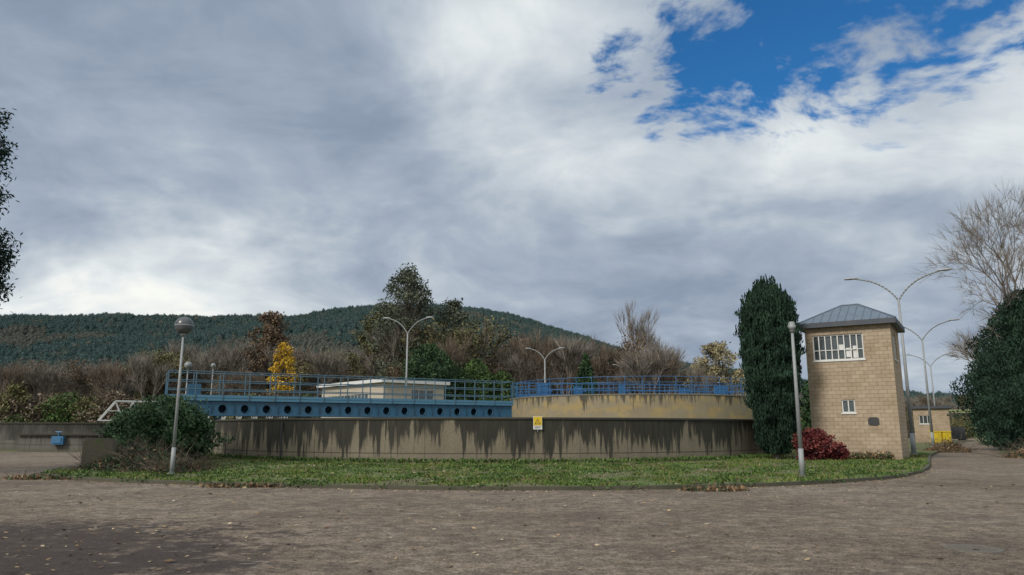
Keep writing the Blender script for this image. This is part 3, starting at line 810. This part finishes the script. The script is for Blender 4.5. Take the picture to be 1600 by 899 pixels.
for _ in range(2200):
    i=rnd.randrange(0,60); p=isl[i]; q_=isl[i+1]; k=rnd.random()
    if noise.noise(Vector((p[0]*.6,p[1]*.6,2)))<-.0: continue
    leaf(mb,Vector((p[0]+(q_[0]-p[0])*k+rnd.gauss(0,.07),p[1]+(q_[1]-p[1])*k-.08+rnd.gauss(0,.07),.05+rnd.random()*.08)),rnd.uniform(.03,.08),0,rnd.random(),.3,1.8)
mb.obj('weeds',[m_weed],uv=None)

mb=MB()
def fl(x,y,z,s):
    a=rnd.uniform(0,6.28); u=Vector((math.cos(a),math.sin(a),rnd.uniform(-.2,.3)))*s; v=Vector((-math.sin(a),math.cos(a),rnd.uniform(-.3,.5)))*s*.7
    p=Vector((x,y,z+s*.25)); ti=rnd.random()
    mb.face([p-u,p-v*.8,p+u*.2-v*.5,p+u,p+v*.7,p-u*.3+v],0,ti)
for _ in range(5200):
    y=rnd.uniform(3,24); x=rnd.uniform(-24,24); 
    if inpoly(x,y,isl): continue
    if noise.noise(Vector((x*.25,y*.25,4)))+rnd.gauss(0,.25)<0: continue
    fl(x,y,.008,rnd.uniform(.015,.055)*(1 if rnd.random()<.9 else 1.5))
for _ in range(1100):
    i=rnd.randrange(0,60); p=isl[i]; k=rnd.random(); fl(p[0]+rnd.gauss(0,.3),p[1]-.25-abs(rnd.gauss(0,.35)),.008,rnd.uniform(.02,.05))
for _ in range(2200):
    x=rnd.uniform(-17,20);y=rnd.uniform(21,36)
    if inpoly(x,y,isl) and not ex(x,y): fl(x,y,.12,rnd.uniform(.03,.065))
for _ in range(600):
    x=rnd.gauss(-7,3);y=rnd.gauss(9.5,2.5); fl(x,y,.008,rnd.uniform(.015,.045))
mb.obj('fallen_leaves',[m_litter],uv=None)

def grow(mb,p,dr,L_,r,dep,maxd,kids,spread,up,mi,tw,twn,twl,twr,tips,nseg=2):
    q=p.copy(); dd=dr.copy()
    for s in range(nseg):
        dd=(dd+rv()*.13+Vector((0,0,up*.12))).normalized(); q2=q+dd*L_/nseg
        rn=r*(1-.35*(s+1)/nseg)
        mb.tube(q,q2,r*(1-.35*s/nseg),rn,6 if dep==0 else (4 if dep<3 else 3),mi,.3,False); q=q2
        if dep>=1 and dep<maxd:
            b=(dd+rv()*spread*1.1).normalized(); grow(mb,q,b,L_*.5,r*.4,max(dep+1,maxd-1),maxd,kids,spread,up,mi,tw,twn,twl,twr,tips,1)
    if dep>=maxd:
        tips.append(q)
        for k in range(twn):
            b=(dd+rv()*.9+Vector((0,0,up*.3))).normalized(); e_=q+b*twl*rnd.uniform(.5,1.2); s_=b.cross(rv()).normalized()*twr
            base=p.lerp(q,rnd.random()); mb.face([base-s_,base+s_,e_],tw,rnd.random())
        return
    for k in range(kids):
        a=2*math.pi*(k+rnd.random()*.7)/kids
        o1_=dd.orthogonal().normalized(); o2_=dd.cross(o1_)
        b=(dd+(o1_*math.cos(a)+o2_*math.sin(a))*spread*rnd.uniform(.6,1.2)+Vector((0,0,up*.35))).normalized()
        grow(mb,q,b,L_*rnd.uniform(.62,.85),r*.56,dep+1,maxd,kids,spread,up,mi,tw,twn,twl,twr,tips,nseg)
def tree_mesh(h,r,maxd,kids,spread,up,mats,twn=5,twl=1.,twr=.03,leafn=0,leafs=.2,leafmi=1,L0=.3,bend=0):
    mb=MB(); tips=[]
    grow(mb,Vector((0,0,0)),Vector((bend,0,1)).normalized(),h*L0,r,0,maxd,kids,spread,up,0,1,twn,twl,twr,tips)
    zt=max(v[2] for v in mb.v); s=h/zt
    mb.v=[(a*s,b*s,c*s) for a,b,c in mb.v]
    for t_ in tips:
        cl=rnd.random()
        for k in range(leafn):
            leaf(mb,t_*s+rv()*twl*1.1,leafs*rnd.uniform(.6,1.3),leafmi,max(0,min(1,cl+rnd.gauss(0,.2))),.1)
    return mb
def place(mb,name,mats,x,y,z=0):
    o=mb.obj(name,mats,uv=None,origin=(0,0,0)); o.location=(x,y,z); return o
mb=tree_mesh(27,.34,5,3,.40,.9,None,4,1.3,.022,0,L0=.24); place(mb,'bare_poplar_tree',[m_barkl,m_grey],24,140)
mb=tree_mesh(24.5,.3,6,3,.66,.25,None,4,.8,.010,0,L0=.22,bend=-.12); o=place(mb,'bare_tree',[m_barkl,m_grey],46.8,66)
mb=tree_mesh(15,.24,5,3,.6,.3,None,5,.8,.012,0,L0=.22); o=place(mb,'bare_tree',[m_barkl,m_grey],56,84)
def crown_tree(name,x,y,h,zb,rx,nclump,leafn,size,mat_,up=.1,rc=.3,seed=1,trunk=.25,bark=m_bark,conic=.3):
    mb=MB(); top=Vector((0,0,h*.8)); mb.tube((0,0,0),top,trunk,trunk*.3,8,1)
    for k in range(nclump):
        u=rnd.random(); z=zb+(h-zb)*u
        env=math.sqrt(max(.02,1-(2*u*.95-.9)**2))*(1-conic*u)
        a=rnd.uniform(0,6.28); r=rx*env*math.sqrt(rnd.random())*(.9)
        c=Vector((r*math.cos(a),r*math.sin(a),z))
        mb.tube((0,0,max(zb*.6,z-rx*.8)),c,trunk*.3,.03,4,1,.5,False)
        R_=rx*rc*rnd.uniform(.6,1.2); cl=rnd.uniform(.15,.85)
        for _ in range(leafn):
            p=c+Vector((*(rv()*R_)[:2],rv().z*R_*.75)); leaf(mb,p,size*rnd.uniform(.5,1.3),0,max(0,min(1,cl+rnd.gauss(0,.17))),up)
    return place(mb,name,[mat_,bark],x,y)
crown_tree('eucalyptus_tree',-18,125,28.5,8,8.2,140,110,.26,m_gg,.2,.20,conic=.4,trunk=.35)
crown_tree('eucalyptus_tree',-10.5,132,24,7,6.8,90,110,.28,m_gg,.2,.23,trunk=.3)
crown_tree('eucalyptus_tree',-24.5,134,22.5,6,6.4,80,100,.28,m_olive,.2,.23,trunk=.3)
crown_tree('golden_birch_tree',-34,110,14,6.8,2.9,75,60,.19,m_yleaf,.2,.24,conic=.5)
crown_tree('oak_tree',-43,131,22,7,5.0,85,100,.27,m_rust,.1,.25)
crown_tree('willow_tree',35.8,130,16.2,5,6.,95,100,.26,m_tan,.3,.2,conic=.2)
crown_tree('oak_tree',-60,128,14,3,5,60,100,.28,m_olive,.1,.28)
crown_tree('oak_tree',-76,114,8,1.5,3.2,40,80,.26,m_olive,.1,.3)
def dense(name,x,y,prof,h,R,n,size,mat_,seed,z0=.2,lump=.3,up=.3,asp=1.6):
    mb=MB(); mb.tube((x,y,0),(x,y,h*.6),.2,.1,6,1)
    env_foliage(mb,x,y,prof,z0,h,R,n,size,0,lump,.5,up,seed,asp=asp)
    return mb.obj(name,[mat_,m_bark],uv=None)
rd=[(0,.6),(.25,.95),(.5,1.),(.75,.82),(.92,.45),(1,.15)]
co=[(0,.9),(.25,1.),(.5,.82),(.75,.5),(.92,.22),(1,.05)]
dense('cedar_tree',-11.8,106,rd,13.6,4.4,15000,.22,m_dgreen,1,lump=.45)
dense('yew_tree',-5.4,110,rd,11.8,3.2,8000,.24,m_mgreen,2)
dense('yew_tree',-1.6,112,rd,10.2,2.8,6000,.24,m_mgreen,3)
dense('spruce_tree',11.6,116,co,13.2,2.2,5000,.26,m_dgreen,4)
dense('thuja_tree',42.0,60,[(0,.8),(.3,1.),(.55,.95),(.75,.7),(.9,.4),(1,.12)],12.8,4.0,46000,.10,m_cyp,11,.2,.45,1.2,2.8)
dense('thuja_tree',36.4,50.5,[(0,.85),(.3,1.),(.6,.85),(.85,.5),(1,.12)],9.6,3.1,34000,.085,m_cyp,13,.2,.45,1.2,2.8)
dense('thuja_tree',53,79,rd,9,4,10000,.2,m_cyp,14)
dense('thuja_tree',24.8,58,rd,6.5,2.2,7000,.2,m_dgreen,15)
mb=MB(); tx,ty=-23.35,26.
mb.tube((tx,ty,0),(tx,ty,15.5),.35,.06,10,1)
for k in range(420):
    z=rnd.uniform(7.0,14.2); Lb=(4.5-(z-6.6)*.12)*rnd.uniform(.85,1.02)
    a=rnd.uniform(0,6.28); dr=Vector((math.cos(a),math.sin(a),.12)); p0=Vector((tx,ty,z)); p1=p0+dr*Lb+Vector((0,0,-.25*Lb*.4))
    mb.tube(p0,p1,.035,.008,4,1,.5,False)
    for j in range(230):
        u=rnd.uniform(.45,1.03); p=p0.lerp(p1,u)+Vector((rnd.gauss(0,.14),rnd.gauss(0,.14),-abs(rnd.gauss(0,.32)))); leaf(mb,p,.07,0,rnd.random()*.8,-.5,3.)
mb.obj('cypress_tree',[m_cyp,m_bark],uv=None)

def scatter(root,protos,pts):
    e=empty(root,(0,0,0)); n=len(protos); buckets=[[] for _ in protos]
    for p in pts: buckets[p[4] if len(p)>4 else rnd.randrange(n)].append(p)
    for i,(mbp,mats) in enumerate(protos):
        if not buckets[i]: continue
        sm=MB()
        for p in buckets[i]:
            x,y,z,s=p[:4]; a=rnd.uniform(0,6.28); h=s*.5*math.sqrt(2)
            sm.face([(x+h*math.cos(a+k*math.pi/2),y+h*math.sin(a+k*math.pi/2),z) for k in range(4)])
        so=sm.obj('stand_%d'%i,[],e,uv=None,origin=(0,0,0))
        so.instance_type='FACES'; so.use_instance_faces_scale=True; so.instance_faces_scale=1.
        so.show_instancer_for_render=False; so.show_instancer_for_viewport=False
        po=mbp.obj('tree_%d'%i,mats,None,uv=None,origin=(0,0,0)); po.parent=so
    return e
P_=[]
for k in range(4): P_.append((tree_mesh(16,.17,4,3,.42+.07*k,.6,None,8,1.5,.03,0,L0=.27),[m_bark if k%2 else m_barkl,m_brown if k==1 else m_grey]))
P_.append((tree_mesh(16,.2,3,3,.55,.5,None,6,1.3,.05,30,.24,2),[m_bark,m_brown,m_olive]))
P_.append((tree_mesh(16,.2,3,3,.55,.5,None,6,1.3,.05,24,.22,2),[m_bark,m_brown,m_rust]))
def bushmesh(h,R,n,size,prof,seed):
    b=MB(); env_foliage(b,0,0,prof,0,h,R,n,size,0,.5,.5,.3,seed,core=False)
    for k in range(60):
        a=rnd.uniform(0,6.28); b.tube((rnd.gauss(0,.4),rnd.gauss(0,.4),0),(R*.9*math.cos(a)*rnd.random(),R*.9*math.sin(a)*rnd.random(),h*rnd.uniform(.6,1.1)),.04,.01,3,0,.3,False)
    return b
P_.append((bushmesh(6,3,1700,.26,rd,33),[m_brown]))
P_.append((bushmesh(6,3,1700,.26,rd,37),[m_mgreen]))
P_.append((bushmesh(6,3,1700,.26,rd,39),[m_olive]))
b_=MB(); b_.tube((0,0,0),(0,0,10),.2,.08,6,1); env_foliage(b_,0,0,co,1.5,14,3.0,3200,.4,0,.4,.5,-.1,55,core=False); P_.append((b_,[m_gg,m_bark]))
pts=[]
for _ in range(640):
    y=rnd.uniform(118,320); t_=rnd.uniform(-.95,.30)
    x=t_*y
    hh=interp(t_,[(-.9,.80),(-.6,.84),(-.5,.88),(-.42,1.05),(-.3,1.2),(-.1,1.25),(.1,1.2),(.2,1.02),(.3,.7)])
    hh*= 1+ (y-122)/330*.8
    q_=rnd.random(); idx=rnd.randrange(4) if q_<.70 else (4 if q_<.86 else (5 if q_<.94 else 9))
    pts.append((x,y,0,hh*rnd.uniform(.62,1.08)*(.85 if idx==9 else 1),idx))
for _ in range(460):
    t_=rnd.uniform(-.95,.34); y=rnd.uniform(112,150); q_=rnd.random(); pts.append((t_*y,y,0,rnd.uniform(.6,1.25),6 if q_<.6 else (7 if q_<.75 else 8)))
for _ in range(160):
    t_=rnd.uniform(.3,1.0); y=rnd.uniform(150,300); pts.append((t_*y,y,0,rnd.uniform(.35,.62)*(y/170),rnd.randrange(6)))
for _ in range(140):
    t_=rnd.uniform(.3,1.0); y=rnd.uniform(140,200); pts.append((t_*y,y,0,rnd.uniform(.5,1.),6+rnd.randrange(3)))
scatter('deciduous_woodland',P_,pts)

ridge=[(-1.3,.10),(-.876,.112),(-.70,.128),(-.613,.139),(-.525,.147),(-.447,.146),(-.40,.141),(-.35,.143),(-.28,.148),(-.21,.154),(-.14,.159),(-.07,.156),(0,.146),(.061,.128),(.114,.107),(.158,.09),(.219,.07),(.306,.046),(.44,.034),(.61,.036),(.8,.04),(1.3,.04)]
YR=1400.
def hill(x,y):
    t_=x/YR; base=interp(t_,ridge)*YR
    u=(y-330)/(YR-330); 
    if u<=0: return 0.
    if u>1: s=max(0,1-(u-1)*.6)
    else: s=u*u*(3-2*u)*.55+u*.45
    nz=noise.noise(Vector((x*.004,y*.004,1)))*26*s*min(1,abs(1-u)*3)+noise.noise(Vector((x*.012,y*.012,5)))*8*min(1,u*4)
    return max(0,base*s+nz*min(1,base/80))
mb=MB(); nx,ny=150,60
x0,x1,y0,y1=-2000,2000,330,2100
for j in range(ny+1):
    for i in range(nx+1):
        x=x0+(x1-x0)*i/nx;y=y0+(y1-y0)*j/ny; mb.v.append((x,y,hill(x,y)-.3))
for j in range(ny):
    for i in range(nx):
        k=j*(nx+1)+i; mb.f.append((k,k+1,k+nx+2,k+nx+1)); mb.m.append(0); mb.t.append(.5)
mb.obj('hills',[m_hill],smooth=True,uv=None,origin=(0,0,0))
def pine(h,R,n,size,prof,seed):
    b=MB(); b.tube((0,0,0),(0,0,h*.6),.25,.1,4,1); env_foliage(b,0,0,prof,h*.04,h,R,n,size,0,.3,.4,.9,seed,core=True,tv=.6); return b
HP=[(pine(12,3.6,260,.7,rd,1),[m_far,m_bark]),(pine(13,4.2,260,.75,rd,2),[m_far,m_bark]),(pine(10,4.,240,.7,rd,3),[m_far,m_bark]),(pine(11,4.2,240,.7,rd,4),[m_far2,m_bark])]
pts=[]
for _ in range(48000):
    y=330+(1480-330)*rnd.random()**.75; t_=rnd.uniform(-.85,.95); x=t_*y
    z=hill(x,y)
    u=(y-330)/1070
    pb=noise.noise(Vector((x*.006,y*.006,8)))+.5*noise.noise(Vector((x*.02,y*.02,18)))
    br=(rnd.random()<.75 if u<.28 else rnd.random()<.10) or pb>.42
    pts.append((x,y,z,rnd.uniform(.45,.9),3 if br else rnd.randrange(3)))
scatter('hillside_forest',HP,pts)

# ---------------------------------------------------------------- world
W=bpy.data.worlds.new('World'); S.world=W; W.use_nodes=True
t=W.node_tree; t.nodes.clear()
out=nd(t,'ShaderNodeOutputWorld'); bg=nd(t,'ShaderNodeBackground',None,{'Strength':.1}); t.links.new(bg.outputs[0],out.inputs[0])
SUN_AZ=rad(222); SUN_EL=rad(38)
sk=nd(t,'ShaderNodeTexSky',{'sky_type':'NISHITA','sun_disc':False,'sun_elevation':SUN_EL,'sun_rotation':SUN_AZ,'altitude':200,'ozone_density':2.})
dv=nd(t,'ShaderNodeTexCoord').outputs['Generated']
dv=nd(t,'ShaderNodeVectorMath',{'operation':'NORMALIZE'},{0:dv}).outputs[0]
s=nd(t,'ShaderNodeSeparateXYZ',None,{0:dv}); X,Y,Z=s.outputs
zc=M(t,'ADD',M(t,'MAXIMUM',Z,0.),.26)
Pv=nd(t,'ShaderNodeCombineXYZ',None,{0:M(t,'DIVIDE',X,zc),1:M(t,'DIVIDE',Y,zc),2:0.}).outputs[0]
wn=noi(t,Pv,.9,3,.5,0,'Color')
wv=vscale(t,nd(t,'ShaderNodeVectorMath',{'operation':'SUBTRACT'},{0:wn,1:(.5,.5,.5)}).outputs[0],(.8,.8,.8))
Pw=nd(t,'ShaderNodeVectorMath',{'operation':'ADD'},{0:Pv,1:wv}).outputs[0]
n1=noi(t,Pw,1.7,7,.50); n2=noi(t,Pw,5.,5,.55); n3=noi(t,Pw,13.,4,.6)
az=M(t,'MULTIPLY',M(t,'ARCTAN2',X,Y),57.2958); el=M(t,'MULTIPLY',M(t,'ARCSINE',Z),57.2958)
el0=el
sw=nd(t,'ShaderNodeSeparateXYZ',None,{0:noi(t,dv,5.,4,.6,0,'Color')})
az=M(t,'ADD',az,M(t,'MULTIPLY',M(t,'SUBTRACT',sw.outputs[0],.5),22.)); el=M(t,'ADD',el,M(t,'MULTIPLY',M(t,'SUBTRACT',sw.outputs[1],.5),11.))
def blob(a,e_,rx,ry,amp):
    u=M(t,'DIVIDE',M(t,'SUBTRACT',az,a),rx); v=M(t,'DIVIDE',M(t,'SUBTRACT',el,e_),ry)
    r2=M(t,'ADD',M(t,'MULTIPLY',u,u),M(t,'MULTIPLY',v,v))
    return M(t,'MULTIPLY',M(t,'EXPONENT',M(t,'MULTIPLY',r2,-1.)),amp)
Bv=M(t,'ADD',.44,M(t,'MULTIPLY',M(t,'SUBTRACT',n1,.5),1.15))
Bv=M(t,'ADD',Bv,M(t,'MULTIPLY',M(t,'SUBTRACT',n2,.5),.42))
Bv=M(t,'ADD',Bv,M(t,'MULTIPLY',M(t,'SUBTRACT',n3,.5),.14))
for bb in [(15,19.5,13,3.8,.34),(-3,27,8,7,.30),(8,30,11,5,.20),(37,19,7,7,.34),(-24,22,16,8,-.16),(27,13.,16,3.,-.12),(-31,8.8,14,3.,.50),(-22,13.0,8,1.8,.26),(12,9,16,4,-.06),(38,8,8,3,.28),(-36,33,10,4,.14)]:
    Bv=M(t,'ADD',Bv,blob(*bb))
Bv=M(t,'ADD',Bv,M(t,'MULTIPLY',sstep(t,el0,38.,62.),.28))  # extra brightness added to the unseen sky overhead to raise scene light
Bv=M(t,'ADD',Bv,M(t,'MULTIPLY',sstep(t,M(t,'MULTIPLY',Y,-1.),-.15,.5),.36))  # likewise added to the unseen sky behind the camera
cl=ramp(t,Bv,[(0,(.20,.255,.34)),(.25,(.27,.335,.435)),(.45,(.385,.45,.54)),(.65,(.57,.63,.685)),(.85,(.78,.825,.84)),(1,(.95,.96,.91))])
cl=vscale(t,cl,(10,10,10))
hole=M(t,'ADD',blob(27,28.,12.5,7.,1.05),blob(18,26.5,8,4.5,.6))
hole=M(t,'ADD',hole,blob(36,33,10,4,.5))
hf=M(t,'ADD',hole,M(t,'MULTIPLY',sstep(t,hole,.05,.45),M(t,'ADD',M(t,'MULTIPLY',M(t,'SUBTRACT',n3,.5),3.0),M(t,'MULTIPLY',M(t,'SUBTRACT',n2,.5),1.1))))
hf=sstep(t,hf,.28,1.15)
skc=vscale(t,sk.outputs[0],(.24,.76,1.15))
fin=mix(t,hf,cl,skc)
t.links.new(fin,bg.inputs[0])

sd=bpy.data.lights.new('sun','SUN'); sd.energy=2.7; sd.angle=rad(12); sd.color=(1,.93,.83)
so=bpy.data.objects.new('sun',sd); COL.objects.link(so)
dirv=Vector((math.sin(SUN_AZ)*math.cos(SUN_EL),math.cos(SUN_AZ)*math.cos(SUN_EL),math.sin(SUN_EL)))
so.rotation_euler=dirv.to_track_quat('Z','Y').to_euler(); so.location=dirv*60

cam=bpy.data.cameras.new('camera'); co_=bpy.data.objects.new('camera',cam); COL.objects.link(co_)
co_.location=(0,0,1.6); co_.rotation_euler=(rad(90+10.9),0,0); cam.lens=25.99; cam.sensor_width=36; cam.clip_end=8000; cam.clip_start=.1
S.camera=co_
S.view_settings.view_transform='Standard'; S.view_settings.look='None'; S.view_settings.exposure=0
